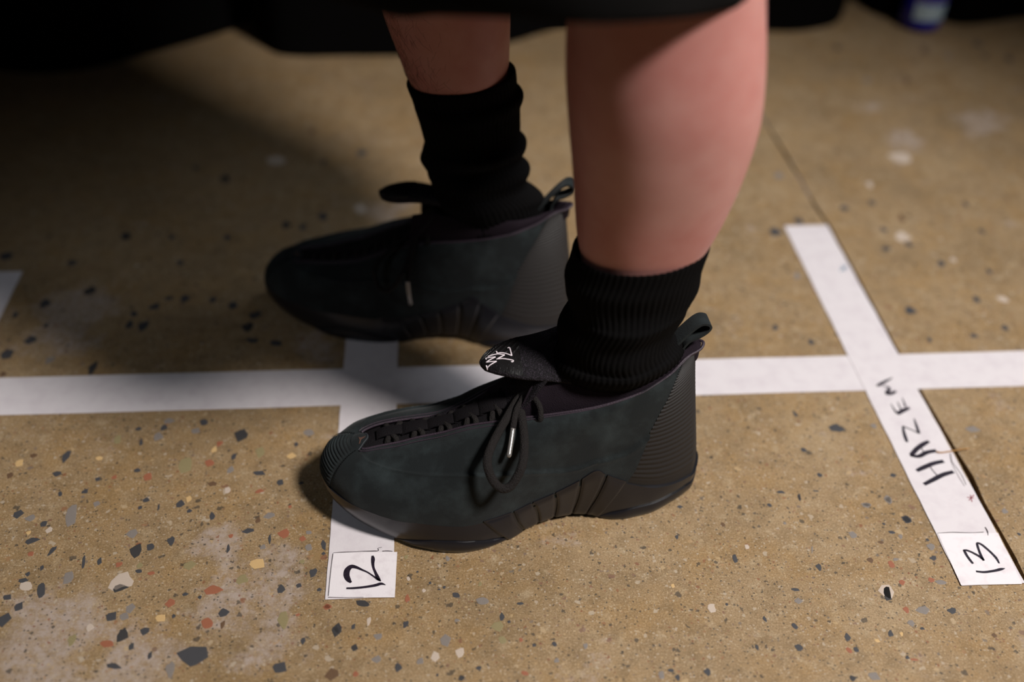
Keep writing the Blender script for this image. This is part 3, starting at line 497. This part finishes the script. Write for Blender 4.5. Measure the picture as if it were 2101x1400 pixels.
def make_shoe(loc, deg, mir, label, bow_side, tongue_lift=0.0):
    root = empty('sneaker', loc, math.radians(deg)); tag(root, label, 'sneaker', 'pair of dark sneakers')
    def cv(P):
        P = np.array(P, float) * .001
        if mir: P[..., 1] *= -1
        return P
    def G(name, P, mat, par=root, cu=False, cvv=False, caps=False, autos=None):
        return grid(name, cv(P), mat, par, cu=cu, cv=cvv, flip=mir, caps=caps, autos=autos)
    def S(name, P, Q, mat, par=root, autos=45): return slab(name, cv(P), cv(Q), mat, par, autos)
    def TB_(name, path, ra, mat, par=root, rb=None, n=8, up=(0, 0, 1), closed=False):
        o = tube(name, cv(path), np.array(ra) * .001, mat, par, None if rb is None else np.array(rb) * .001, n, up, closed)
        bm = bmesh.new(); bm.from_mesh(o.data); bmesh.ops.recalc_face_normals(bm, faces=bm.faces); bm.to_mesh(o.data); bm.free(); return o
    def multi(name, paths, ra, rb, mat, par=root, n=8, up=(0, 0, 1)):
        V = []; F = []
        for p in paths:
            T = tube_pts(cv(p), np.array(ra) * .001, np.array(rb) * .001, n, up); o = sum(len(v) for v in V); m_ = len(T)
            F += [tuple(o + k for k in f) for f in grid_faces(m_, n, False, True)] + [tuple(o + j for j in range(n))[::-1], tuple(o + (m_ - 1) * n + j for j in range(n))]
            V.append(T.reshape(-1, 3))
        o = mesh_obj(name, np.concatenate(V), F, mat, par)
        bm = bmesh.new(); bm.from_mesh(o.data); bmesh.ops.recalc_face_normals(bm, faces=bm.faces); bm.to_mesh(o.data); bm.free(); return o
    # upper of dark green nubuck, the moulded line pressed into it
    v = np.linspace(0, 1, 96); a = np.linspace(0, 1, 260)
    K = kbound(v)[None, :] + (2 * NK - 2 * kbound(v)[None, :]) * a[:, None]; V = np.broadcast_to(v[None, :], K.shape)
    P = upw(K, V); N = normals(P)
    if (N[60, 40] * np.array([0, 1, 0])).sum() < 0: N = -N
    ak = np.where(K > NK, 2 * NK - K, K); vc = np.interp(ak, VC_K, VC_V)
    d = 1.5 * (1 - sstep(V, vc - .010, vc + .012)) + .9 * np.exp(-((V - vc + .004) / .013) ** 2)
    d *= 1 - sstep(ak, 17.6, 18.8); d += .25 * np.sin(K * 1.7 + 5 * V) * np.sin(V * 9) * (V < .97)
    G('upper', P + N * d[..., None], M['nubuck'])
    # ribbed rubber heel counter
    v = np.linspace(.0, 1, 250); a = np.linspace(-1, 1, 64); K = kbound(v)[None, :] * a[:, None] * 1.012; V = np.broadcast_to(v[None, :], K.shape)
    P = upper(K, V); N = normals(P)
    if (N[32, 100] * np.array([-1, 0, 0])).sum() < 0: N = -N
    edge = np.abs(a)[:, None]
    rib = (.5 + .5 * np.cos(2 * np.pi * 37 * (V + .012 * edge ** 8))) ** .8
    rib = rib * sstep(V, .04, .08) * (1 - sstep(V, .94, .965)) * sstep(edge, .04, .10)
    d = .35 + .85 * rib + 3.6 * sstep(V, .90, 1.0) * (1 - sstep(np.abs(K), 1.5, 3.6)) - .5 * sstep(edge, .985, 1.0)
    P2 = P + N * d[..., None]
    o = G('heel_counter', P2, M['rubber']); o['label'] = 'finely ribbed grey-black rubber heel'
    # cord along the top line, with a row of stitches under it
    kk = np.linspace(-18.7, 18.7, 300); T = cr(FT, kk); T = T + np.array([0, 0, .3]); fl = (1 - sstep(np.abs(kk), 1.5, 3.6)) * 2.6
    T[:, 0] -= fl
    TB_('piping', T, 1.05, M['piping'], n=8)
    T2 = upper(kk, np.full(kk.shape, .955)); cen = np.array([0, 0, 0]); n2 = plan_normal(kk); T2 = T2 + n2 * .75 + np.array([0, 0, .35]); T2[:, 0] -= fl * .8
    TB_('stitch_row', T2, .5, M['piping'], n=6)
    # ribbed toe strip and its stitching
    kk = np.linspace(NK - 1.75, NK + 1.45, 30); v = np.linspace(.10, .86, 120); K, V = np.meshgrid(kk, v, indexing='ij'); P = upw(K, V); N = normals(P)
    if N[15, 60, 2] < 0: N = -N
    ed = np.minimum(sstep(K, NK - 1.75, NK - 1.55), 1 - sstep(K, NK + 1.25, NK + 1.45)); rb_ = (.5 + .5 * np.cos(2 * np.pi * 13 * (V - .10) / .76)) ** .7
    S('toe_strip', P + N * (.7 + (.95 * rb_ * ed))[..., None], P - N * .3, M['nubuck'], autos=80)
    dash = []
    for k0 in (NK - 2.0, NK + 1.7):
        for t in np.linspace(.12, .9, 20):
            q = upw(np.full(4, k0), np.linspace(t, t + .022, 4)); dash.append(q + np.array([0, 0, 1.3]) * .8 + np.array([.4, 0, 0]))
    multi('stitching', dash, .35, .3, M['stitch'], n=5)
    # rounded tab in front of the laces with its little emblem
    pts = spline([(279, -15), (276, -17), (270.5, -15.5), (267.5, -12), (267.2, -8), (270, -4), (272.5, -1), (275.5, 3), (279, 3.5), (281, -5), (281, -11)], 48, True)
    cz = lambda s, l: 60.4 - .16 * (s - 268) - .012 * (l + 7) ** 2
    ring = [np.array([(272 + (x - 272) * f, -7 + (y + 7) * f, cz(272 + (x - 272) * f, -7 + (y + 7) * f) + dz) for x, y in pts]) for f, dz in ((1, -2.2), (1, -.2), (.95, .2), (.5, .3), (.02, .3))]
    tab = G('toe_tab', np.array(ring), M['nubuck'], cvv=True)
    bm = bmesh.new(); bm.from_mesh(tab.data); bmesh.ops.recalc_face_normals(bm, faces=bm.faces); bm.to_mesh(tab.data); bm.free()
    em = [(275.1, -10.6), (273.4, -9.4), (271.5, -9.6), (269.2, -10.2), (270.4, -8.4), (272.0, -7.4), (272.9, -6.6), (273.8, -3.0), (274.9, -2.6), (274.1, -6.9), (274.7, -8.9)]
    eo = mesh_obj('emblem', cv([(x, y, cz(x, y) + .75) for x, y in em]), [tuple(range(len(em)))[::(1 if not mir else -1)]], M['emblem'], tab, False); eo['label'] = 'brown emblem'
    arc = [(270.2, -14.2), (268.6, -13), (267.9, -10.8), (268.4, -7.4), (270.6, -4.5), (272.4, -1.5), (274.1, 1.0), (275.4, 2.6)]
    TB_('emblem_edge', spline([(x, y, cz(x, y) + .25) for x, y in arc], 30), .55, M['emblem_edge'], tab, n=6)
    # sole: body, six side panels either side, forefoot pod and heel band
    kk = np.linspace(-NK, NK, 265)[:-1]; q = np.linspace(0, 1, 9); K, Q = np.meshgrid(kk, q, indexing='ij'); P = sole(K, Q)
    nn = len(kk); f = grid_faces(nn, 9, cu=True, flip=mir) + [tuple(i * 9 for i in range(nn)), tuple(i * 9 + 8 for i in range(nn))]
    mid = mesh_obj('midsole', cv(P).reshape(-1, 3), f, M['sole'], root, True, 50)
    bm = bmesh.new(); bm.from_mesh(mid.data); bmesh.ops.recalc_face_normals(bm, faces=bm.faces); bm.to_mesh(mid.data); bm.free()
    for side in (1, -1):
        for i in range(6):
            qv = np.linspace(0, 1.0, 14); av = .5 - .5 * np.cos(np.pi * np.linspace(0, 1, 14)); qv = .5 - .5 * np.cos(np.pi * qv)
            bow = 1.4 * np.sin(np.pi * qv) * (-1 if i < 2 else 1) * (0 if i == 0 else 1)
            bow2 = 1.4 * np.sin(np.pi * qv) * (-1 if i + 1 < 2 else 1)
            gt0, gt1 = G_TOP[i] - 1.0, G_TOP[i + 1] + 1.0; gb0, gb1 = G_BOT[i] - .9, G_BOT[i + 1] + .9
            s0 = gb0 + (gt0 - gb0) * qv - bow; s1 = gb1 + (gt1 - gb1) * qv - bow2
            s = s0[None, :] + (s1 - s0)[None, :] * av[:, None]; K = s2k(s) * side; Q = np.broadcast_to((.02 + 1.06 * qv)[None, :], K.shape)
            ed = np.minimum(np.minimum(av, 1 - av)[:, None] * 14, np.minimum(qv + .05, 1.0 - qv)[None, :] * 10); off = 2.1 * np.clip(ed, .25, 1) ** .5
            S('sole_panel', sole(K, Q, off), sole(K, Q, -1.0), M['sole'], mid, 60)
        ks = np.linspace(.0, 6.15, 60); qt = np.interp(ks, [0, 2, 3, 4, 5, 5.6, 6.15], [.62, .60, .54, .42, .27, .15, .03]); 
        if side == 1: kk = np.r_[-ks[::-1][:-1], ks]; qq = np.r_[qt[::-1][:-1], qt]
        if side == 1:
            b = np.linspace(0, 1, 12); K = np.broadcast_to(kk[:, None], (len(kk), 12)); Q = qq[:, None] * b[None, :]
            off = .4 + 2.3 * np.sin(np.pi * np.clip(b * .72 + .18, 0, 1))[None, :] * sstep(qq, .02, .2)[:, None]
            Po = sole(K, Q, off); Po[..., 2] = np.maximum(Po[..., 2], .0)
            o = S('heel_band', Po, sole(K, Q, -1.5), M['sole'], mid, 50)
        ks = np.linspace(10.9, 15.9, 50); qt = np.interp(ks, [10.9, 11.6, 12.4, 13.3, 14.2, 15, 15.9], [.03, .24, .42, .5, .45, .28, .03]); b = np.linspace(0, 1, 12)
        K = np.broadcast_to((ks * side)[:, None], (50, 12)); Q = qt[:, None] * b[None, :]
        off = .3 + 2.4 * np.sin(np.pi * np.clip(b * .8 + .12, 0, 1))[None, :] * sstep(qt, .02, .3)[:, None]
        S('forefoot_pod', sole(K, Q, off), sole(K, Q, -1.5), M['sole'], mid, 50)
    # knit lining that rises above the top line
    kk = np.linspace(-11.4, 11.4, 160); ak = np.abs(kk); rise = np.interp(ak, [0, 3, 4.5, 6, 7.5, 9, 10.5, 12.2], [.2, 1, 4, 9, 14, 20, 29, 34]); T = cr(FT, kk); fl2 = (1 - sstep(np.abs(kk), 1.5, 3.6)) * 2.4; T = T - np.stack([fl2, 0 * fl2, 0 * fl2], 1); lean = .55 + 0 * ak if mir else 1 + .7 * sstep(ak, 5.5, 9) + 2.0 * sstep(ak, 8.5, 11.2)
    inn = T.copy() * 0; c = np.stack([np.clip(T[:, 0], 55, 125), 0 * T[:, 1] - 1, T[:, 2]], 1); dr = c - T; dr /= np.maximum(np.linalg.norm(dr, axis=1, keepdims=True), 1e-6)
    rows = []
    for h, i_ in ((-12, 2.2), (0, 1.6), (.35, 2.0), (.7, 3.8), (.95, 6.0), (1.02, 7.5), (.9, 9), (.3, 10.5), (-10, 11)):
        z = np.where(h > 0, h * rise, h) if h > 0 else np.full(kk.shape, float(h))
        rows.append(T + dr * (i_ * (lean[:, None] if h > .01 else 1)) + np.stack([0 * z, 0 * z, z], 1))
    P = np.array(rows).transpose(1, 0, 2); G('lining', P, M['lining'])
    # gusset under the laces
    ks = np.linspace(9.5, 20.6, 70); w = np.linspace(0, 1, 24); A_ = cr(FT, ks); B2 = cr(FT, -ks); P = A_[:, None] + (B2 - A_)[:, None] * w[None, :, None]
    crown = (np.interp(ks, [9.5, 13, 18, 20.6], [9, 4, 2.5, .5])[:, None] * np.sin(np.pi * w)[None, :]) - 2.2
    P[..., 2] += crown; G('gusset', P, M['webbing'])
    def throat(s, w, h):
        kt = np.interp(s, _T[:, 0], np.arange(NK + 1)); a_ = cr(FT, kt); b_ = cr(FT, -kt); p = a_ + (b_ - a_) * w; p[2] += np.interp(kt, [9.5, 13, 18, 20.6], [9, 4, 2.5, .5]) * math.sin(math.pi * np.clip(w, 0, 1)) - 2.2 + h; return p
    # webbing loops down the middle, laces threaded below them
    for i, s in enumerate((249, 229.5, 209.5, 189.5, 170.5)):
        sv = np.linspace(-11.5, 11.5, 14); wv = np.linspace(-1, 1, 7); hw = .24 if i else .2
        P = np.array([[throat(s + x, .47 + hw * y, 1.2 + 2.6 * math.cos(x / 11.5 * math.pi / 2) ** .6 + .06 * x) for y in wv] for x in sv]); Q = P - np.array([0, 0, 1.0])
        S('lace_loop', P, Q, M['webbing'])
    cords = []
    for i, s in enumerate((247, 226.5, 206, 186, 167)):
        cords.append(spline([throat(s - 1, .02, -.6), throat(s - 1.5, .12, 2.2), throat(s + 1, .3, 2.5), throat(s + 3, .5, 2.0), throat(s + 5, .7, 2.6), throat(s + 5.5, .86, 2.4), throat(s + 4, .97, -.6)], 26))
        cords.append(spline([throat(s + 6, .05, -.4), throat(s + 5, .16, 1.8), throat(s + 3, .33, 1.5), throat(s - 2, .6, 1.0), throat(s - 5, .84, 2.0), throat(s - 5, .97, -.6)], 26))
    lc = multi('lace', cords, 2.3, 1.15, M['lace'], n=8, up=(0, .25, 1))
    if mir: lend, agl = [(146.6, 3.5, 106), (149, 22, 107), (151, 44, 98), (151, 57, 80)], [(151, 57, 80), (149.7, 59, 68), (148.2, 59.5, 55)]
    else: lend, agl = [(s + .5, l + 4, z + 4) for s, l, z in LEND], [(s + .5, l + 4, z + 4) for s, l, z in AGLET]
    bs = lambda pts: [(s, l * bow_side, z) for s, l, z in pts]
    outw = lambda pts: [(s + .12 * 6 * np.clip((104 - z) / 22, 0, 1), l + 7 * np.clip((104 - z) / 22, 0, 1), z + 6.6 * np.clip((104 - z) / 22, 0, 1)) for s, l, z in pts]
    TB_('lace_bow', spline(bs(outw(LOOP)), 120), 3.3, M['lace'], lc, rb=1.8, n=10, up=(0, .7 * bow_side, .7))
    TB_('lace_bow', spline(bs([(s, l + 5, z + 4) for s, l, z in SMALL]), 50), 2.2, M['lace'], lc, rb=1.3, n=10, up=(0, .7 * bow_side, .7))
    TB_('lace_end', spline(bs(lend), 30), 2.4, M['lace'], lc, rb=1.3, n=10, up=(0, .7 * bow_side, .7))
    ag = TB_('aglet', spline(bs(agl), 24), np.r_[2.1, np.full(21, 1.95), 1.7, .9], M['aglet'], lc, n=12); ag['label'] = 'clear shiny aglet'
    kn = spline(bs([(143, -4, 106), (146, 2, 109.5), (150, 6, 108), (150, 3, 104), (146, -2, 105), (145, 2, 109)]), 50)
    TB_('lace_knot', kn, 2.4, M['lace'], lc, rb=1.6, n=8)
    # tongue: folded forward over the laces, with ribbed tip and stitched letters
    P1, P2 = tongue_base(), tongue_flap(1.5 if mir else 1.0); P2[..., 2] += tongue_lift * sstep(P2[..., 0], 100, 150); P2[..., 0] += (7.0 if mir else 0) * sstep(P2[..., 0], 120, 170); V = np.concatenate([P1.reshape(-1, 3), P2.reshape(-1, 3)]); n1 = len(P1) * 30; F = []
    for P, o_ in ((P1, 0), (P2, n1)):
        F += [tuple(o_ + k for k in f) for f in grid_faces(len(P), 30, False, True)] + [tuple(o_ + j for j in range(30)), tuple(o_ + (len(P) - 1) * 30 + j for j in range(30))]
    tg = mesh_obj('tongue', cv(V), F, M['tongue'], root)
    bm = bmesh.new(); bm.from_mesh(tg.data); bmesh.ops.recalc_face_normals(bm, faces=bm.faces); bm.to_mesh(tg.data); bm.free()
    sv = np.linspace(150, 179.0, 60); yv = np.linspace(-1, 1, 40); lo, zo, li, zi = flap_rows(sv)
    L_ = (lo + li)[:, None] / 2 + (lo - li)[:, None] / 2 * yv[None, :] * .95; S_ = np.broadcast_to(sv[:, None], L_.shape)
    rid = .5 * (np.cos(2 * np.pi * (S_ * .16 + np.abs(yv)[None, :] ** 1.3 * 3.2)) > .86)
    Z = tongue_top(S_, L_, 1.5 if mir else 1.0) + .35 + rid + tongue_lift; P = np.stack([S_ + (6.5 if mir else 0), L_, Z], -1); Q = P.copy(); Q[..., 2] -= 1.2
    cap = S('tongue_tip', P, Q, M['cap_mesh'], tg, 35); cap['label'] = 'ribbed tongue tip'
    # letters stitched on the tip (photo only shows them on the lit shoe)
    if not mir:
        f = lambda x, y: at(980 + x / 15.56, 690 + y / 15.56, .1405)
        inv = Matrix.Translation(root.location) @ Matrix.Rotation(math.radians(deg), 4, 'Z'); inv = inv.inverted()
        st = []
        for s_ in ([(278, 735), (318, 802)], [(300, 788), (605, 700)], [(605, 700), (262, 664)], [(262, 664), (572, 575)], [(572, 575), (272, 552)], [(275, 545), (262, 585)],
                   [(318, 520), (600, 500), (862, 552)], [(862, 552), (600, 648)], [(590, 640), (800, 648), (1000, 690), (1110, 712), (1140, 735), (1105, 760), (1070, 745)],
                   [(598, 418), (628, 490)], [(630, 475), (800, 488), (950, 535), (1088, 592)], [(1088, 592), (1020, 372), (955, 368)]):
            q = np.array([inv @ Vector(f(x, y)) for x, y in s_]) * 1000
            q = spline(q, 14) if len(q) > 2 else np.array([q[0] + (q[1] - q[0]) * t for t in np.linspace(0, 1, 8)])
            q[:, 2] = tongue_top(q[:, 0], q[:, 1]) + tongue_lift + .95
            st.append(q)
        mo = multi('monogram', st, .55, .3, M['thread'], tg, n=6); mo['label'] = 'white stitched letters'
    # pull tab at the heel
    c = spline(PULL, 70); t = np.gradient(c, axis=0); t /= np.linalg.norm(t, axis=1, keepdims=True); nn_ = np.stack([t[:, 1], -t[:, 0]], 1)
    yv = np.linspace(-7, 7, 6)
    mk = lambda o_: np.array([[(c[i, 0] + nn_[i, 0] * o_, y, c[i, 1] + nn_[i, 1] * o_) for y in yv] for i in range(len(c))])
    o = S('pull_tab', mk(-.9), mk(.9), M['nubuck'], autos=50); o['label'] = 'dark green leather pull loop'
    return root
near_shoe = make_shoe((.274, -.121, 0), 183.2, False, 'black and dark green sneaker nearest the camera, brightly lit', 1)
far_shoe = make_shoe((.197, .073, 0), 166.9, True, 'farther sneaker of the pair, mostly in shadow behind the lit one', -1, 9.0)

# ------------------------------------------------------------------ the person: bare legs, socks, long black garment
person = empty('person', (.16, -.02, 0)); tag(person, 'person standing sideways in a black garment, bare calves, black socks', 'person')
OFF = np.array([.16, -.02, 0])
def frame(loc, deg, mir):
    t = math.radians(deg); es = np.array([math.cos(t), math.sin(t), 0]); el = np.array([-math.sin(t), math.cos(t), 0])
    return lambda s, l, z: np.array(loc) + es * s * .001 + el * l * .001 + np.array([0, 0, z * .001])
FN = frame((.274, -.121, 0), 183.2, False); FF = frame((.197, .073, 0), 166.9, True)
# z, front s, back s, half width across, middle l
LEG_N = [(45, 150, 20, 24, 0), (70, 128, 20, 26, 0), (100, 112, 40, 19, 0), (150, 108, 50, 21, 0), (190, 106, 44, 24, 0), (208, 107, 37, 30, 0), (222, 110, 31, 33, 0), (236, 112.5, 26, 35, 0), (246, 115, 21.5, 37.5, 0), (264, 117, 16, 41, 0), (290, 120, 10, 46, 0), (309, 122.5, 7.5, 50, 0), (332, 126, 5, 53, 0), (350, 128, 6, 55, 0), (369, 130, 8, 55, 0), (395, 131, 12, 54, 0), (430, 131, 20, 52, 0), (480, 136, 26, 55, 0)]
LEG_F = [(45, 150, 24, 24, 0), (70, 132, 24, 26, 0), (100, 126, 48, 19, 0), (150, 128, 68, 22, 0), (200, 134, 74, 26, 0), (225, 142, 75, 31, 0), (240, 149, 74.5, 34.5, 0), (256, 156.5, 73.5, 37.5, 0), (267, 160, 72.5, 42, 0), (286, 166, 72.5, 46, 0), (307, 173, 72.5, 50, 0), (335, 180, 74, 54, 0), (370, 188, 78, 56, 0), (420, 195, 88, 56, 0), (480, 205, 100, 57, 0)]
def leg_rings(tab, fr, n=48, m=70):
    g = spline(tab, m); ker = np.exp(-np.linspace(-2, 2, 13) ** 2); ker /= ker.sum()
    for k in range(0, 5): g[:, k] = np.convolve(np.pad(g[:, k], 6, 'edge'), ker, 'valid')
    a = np.linspace(0, 2 * np.pi, n, endpoint=False); out = []
    for z, f_, b_, hl, lc in g:
        c = (f_ + b_) / 2; h = (f_ - b_) / 2; e = .92
        ca, sa = np.cos(a), np.sin(a)
        out.append(np.array([fr(c + h * np.sign(x) * abs(x) ** e, lc + hl * np.sign(y) * abs(y) ** e * (1 - .06 * x), z) for x, y in zip(ca, sa)]))
    return out
def body():
    n = 48; V = []; F = []
    # upper legs continue as rings to the crotch, the inner halves meet there and the outer halves go on as the hips
    rings = {}
    for key, tab, fr, hip in (('n', LEG_N, FN, (.17, -.085)), ('f', LEG_F, FF, (.15, .085))):
        rs = leg_rings(tab, fr); top = rs[-1]; c0 = top.mean(0); ang = np.arctan2(top[:, 1] - c0[1], top[:, 0] - c0[0])
        for t in np.linspace(.12, 1, 10):
            z = .48 + (.80 - .48) * t; c = np.array([c0[0] + (hip[0] - c0[0]) * t, c0[1] + (hip[1] - c0[1]) * t]); r = .058 + .030 * t
            e = np.stack([c[0] + r * np.cos(ang) * (1.1), c[1] + r * np.sin(ang), np.full(n, z)], 1)
            w = min(1, t * 2.2); q = top + np.r_[c - c0[:2], z - .48]; rs.append(q * (1 - w) + e * w)
        rings[key] = rs
    idx = {}
    for key in 'nf':
        base = sum(len(v) for v in V); rs = np.array(rings[key]); V.append(rs.reshape(-1, 3)); m = len(rs)
        F += [tuple(base + k for k in f) for f in grid_faces(m, n, False, True)] + [tuple(base + j for j in range(n))]
        idx[key] = [base + (m - 1) * n + j for j in range(n)]
    Vn = np.concatenate(V); 
    o = mesh_obj('body', Vn - OFF, F, M['skin'], person)
    bm = bmesh.new(); bm.from_mesh(o.data); bm.verts.ensure_lookup_table(); tv = {key: [bm.verts[i] for i in idx[key]] for key in 'nf'}
    # hips: bridge both leg tops through a shared pelvis ring
    pel = []
    for k in range(n):
        a = 2 * math.pi * k / n; pel.append(bm.verts.new((.16 + .105 * math.cos(a) - OFF[0], .17 * math.sin(a) - OFF[1], .86)))
    prev = pel
    for z, rx, ry in ((.93, .11, .175), (1.02, .10, .15), (1.10, .095, .14)):
        cur = [bm.verts.new((.16 + rx * math.cos(2 * math.pi * k / n) - OFF[0], ry * math.sin(2 * math.pi * k / n) - OFF[1], z)) for k in range(n)]
        for k in range(n): bm.faces.new((prev[k], prev[(k + 1) % n], cur[(k + 1) % n], cur[k]))
        prev = cur
    bm.faces.new(prev)
    tops = {}
    for key in 'nf':
        vs = tv[key]
        c = sum((v.co for v in vs), Vector()) / n; vs = sorted(vs, key=lambda v: math.atan2(v.co.y - c.y, v.co.x - c.x)); tops[key] = vs
    # near leg: its half facing away from the other leg (y below centre) joins the pelvis, the facing halves join each other
    nv, fv = tops['n'], tops['f']
    nout = nv[:n // 2 + 1]; nin = nv[n // 2:] + [nv[0]]           # angles -pi..0 (outer), 0..pi (inner)
    fout = fv[n // 2:] + [fv[0]]; fin = fv[:n // 2 + 1]
    po = pel[n // 2:] + [pel[0]]; pi_ = pel[:n // 2 + 1]
    for k in range(n // 2): bm.faces.new((nout[k], nout[k + 1], po[k + 1], po[k]))
    for k in range(n // 2): bm.faces.new((fout[k], fout[k + 1], pi_[k + 1], pi_[k]))
    for k in range(n // 2): bm.faces.new((nin[k], nin[k + 1], fin[n // 2 - k - 1], fin[n // 2 - k]))
    for a_, b_, c_ in ((nout[-1], fin[-1], po[-1]), (nout[0], fin[0], po[0])):
        try: bm.faces.new((a_, b_, c_))
        except ValueError: pass
    bmesh.ops.recalc_face_normals(bm, faces=bm.faces); bm.to_mesh(o.data); bm.free()
    o.data.polygons.foreach_set('use_smooth', [True] * len(o.data.polygons))
    return o
body()
# socks: ribbed knit tubes, slouched into rolls; z, front s, back s, half width
SOCK_N = [(92, 118, 20, 25), (112, 122, 21, 28), (122, 122, 26, 26), (129, 123.5, 26.5, 30), (135, 124, 26.5, 35), (141, 123.5, 27, 38.5), (145, 122.5, 29, 38), (148, 121, 32, 36), (156, 122, 35.5, 35), (166, 122, 34, 35), (176, 120, 31, 36), (184, 117, 30, 37.5), (189, 116, 29, 38.8), (193, 116, 28, 37), (200, 118, 26, 36), (209, 120, 25, 36.5), (217, 121, 24.5, 37.5), (225, 118.5, 23.5, 37.5), (232, 117, 22.3, 38), (237, 116.5, 21.8, 38.3), (238.8, 115.8, 22.3, 37.8), (234, 115.2, 23.0, 37.0)]
SOCK_F = [(92, 132, 24, 25), (115, 136, 28, 29), (128, 137, 34, 28), (138, 139, 37, 32), (145, 139.5, 39, 36), (151, 138, 46, 37), (155, 138, 53, 36), (161, 140, 54, 36.5), (168, 142, 51, 39), (174, 141, 52, 39), (179, 143.5, 58.5, 36), (184, 146.5, 58, 37), (190, 146, 54.5, 39.5), (196, 145, 54.5, 40), (201, 143.5, 60.5, 37), (210, 145, 62, 37), (219, 147.5, 62, 38), (227, 149.5, 62, 39), (234, 151, 60, 40.5), (239, 152, 60.5, 40), (244, 153.5, 65, 38.5), (251, 156, 66, 39.5), (257, 157.5, 67, 40.2), (258.5, 156, 68.5, 39), (253, 155, 70, 38)]
def sock(tab, fr, ribs, tilt, label, seed):
    m = 150; n = ribs * 6; g = spline(tab, m); a = np.linspace(0, 2 * np.pi, n, endpoint=False); r = random.Random(seed)
    ca, sa = np.cos(a), np.sin(a); rib = .75 * (np.cos(ribs * a) * .5 + .5) ** .7
    ph = [r.uniform(0, 6.28) for _ in range(6)]; P = np.zeros((m, n, 3)); zt = tab[-3][0]
    for i, (z, f_, b_, hl) in enumerate(g):
        c = (f_ + b_) / 2; h = (f_ - b_) / 2
        wob = 1.4 * np.sin(a * 2 + ph[0]) * math.sin(z * .21 + ph[1]) * math.exp(-((z - 165) / 45) ** 2) + 1.0 * np.sin(a * 3 + ph[2] + z * .08) * math.exp(-((z - 165) / 45) ** 2)
        zz = z + (tilt * (c - (c + h * ca)) * .001 * 1000 if True else 0) * min(1, max(0, (z - 100) / (zt - 100))) + 3.0 * np.sin(a * 1 + ph[3]) * math.exp(-((z - 175) / 30) ** 2)
        x = c + (h + rib + wob) * ca; eg = .40 * (1 - min(1, max(0, (z - 140) / 60))); y = (hl + rib + wob) * sa * (1 - eg * np.maximum(0, -ca) ** 1.1)
        for k in range(n): P[i, k] = fr(x[k], y[k], zz[k])
    o = grid('sock', P - OFF, M['sock'], person, cv=True); o['label'] = label
    bm = bmesh.new(); bm.from_mesh(o.data); bmesh.ops.recalc_face_normals(bm, faces=bm.faces); bm.to_mesh(o.data); bm.free()
sock(SOCK_N, FN, 66, .10, 'low slouched black ribbed sock on the nearer leg', 3)
sock(SOCK_F, FF, 62, .16, 'taller bunched black ribbed sock on the farther leg', 5)
# fine dark hairs on the shin of the farther leg
def hairs():
    V = []; F = []; r = random.Random(11); g = spline(LEG_F, 200)
    for _ in range(320):
        z = r.uniform(250, 335); i = np.argmin(abs(g[:, 0] - z)); a = r.gauss(.75, .5); zz, f_, b_, hl, lc = g[i]
        c, h = (f_ + b_) / 2, (f_ - b_) / 2; p0 = FF(c + (h + .1) * math.cos(a), (hl + .1) * math.sin(a), z); L_ = r.uniform(4, 10); da = r.gauss(.0, .12)
        j = np.argmin(abs(g[:, 0] - (z - L_))); z2, f2, b2, h2, _l = g[j]; c2, hh = (f2 + b2) / 2, (f2 - b2) / 2; a2 = a + da; lift = r.uniform(.4, 1.6)
        p2 = FF(c2 + (hh + lift) * math.cos(a2), (h2 + lift) * math.sin(a2), z - L_); pm = (p0 + p2) / 2 + (FF(c, 0, z) - p0) * -.01
        T = tube_pts(np.array([p0, pm, p2]), np.array([.00008, .00007, .00003]), None, 3); o = sum(len(v) for v in V)
        F += [tuple(o + k for k in f) for f in grid_faces(3, 3, False, True)]; V.append(T.reshape(-1, 3))
    o = mesh_obj('leg_hair', np.concatenate(V) - OFF, F, M['hair'], person); o['kind'] = 'stuff'; o['label'] = 'fine dark shin hair'
hairs()
# long black garment: closed tube with a straight hem
HEM = [(.036, -.170, .4205), (.069, -.205, .4335), (.106, -.224, .4395), (.139, -.230, .4395), (.173, -.219, .436), (.206, -.190, .427), (.232, -.170, .424), (.251, -.145, .418), (.266, -.10, .414), (.280, -.03, .414), (.28, .08, .418), (.20, .19, .42), (.08, .21, .42), (-.03, .16, .415), (-.065, .03, .41), (-.035, -.085, .412)]
def garment():
    b = spline(HEM, 140, True); c = np.array([.13, .0]); P = []
    ang = np.arctan2(b[:, 1] - c[1], b[:, 0] - c[0])
    rows = [(0, 1.0, 1, 0), (.004, 1.008, 1.008, 0), (.02, 1.01, 1.01, 0), (.10, 1.02, 1.02, .005), (.25, 1.0, 1.05, .015), (.42, .97, 1.12, .05), (.60, .92, 1.25, .11), (.74, .95, 1.3, .115), (.88, 1.0, 1.25, .09), (.96, .95, 1.15, .05), (1.02, .7, .8, .02), (1.06, .4, .4, 0), (1.065, .2, .2, 0)]  # unseen upper rows widened and pushed to far side to stretch the cast shadow
    for h, fx, fy, dy in rows:
        q = c + (b[:, :2] - c) * np.array([fx, fy]) + np.array([0, dy]); fold = 1 + .02 * np.sin(ang * 9 + h * 3) * min(1, h * 4)
        q = c + (q - c) * fold[:, None]; P.append(np.c_[q, b[:, 2] + h])
    inner = [np.c_[c + (b[:, :2] - c) * .992, b[:, 2] + h] for h in (.12, .002)]
    P = np.array(inner + P)
    o = grid('garment', P - OFF, M['cloth'], person, cv=True); o['label'] = 'black garment with straight hem above the calves'
    bm = bmesh.new(); bm.from_mesh(o.data); bmesh.ops.recalc_face_normals(bm, faces=bm.faces); bm.to_mesh(o.data); bm.free()
garment()
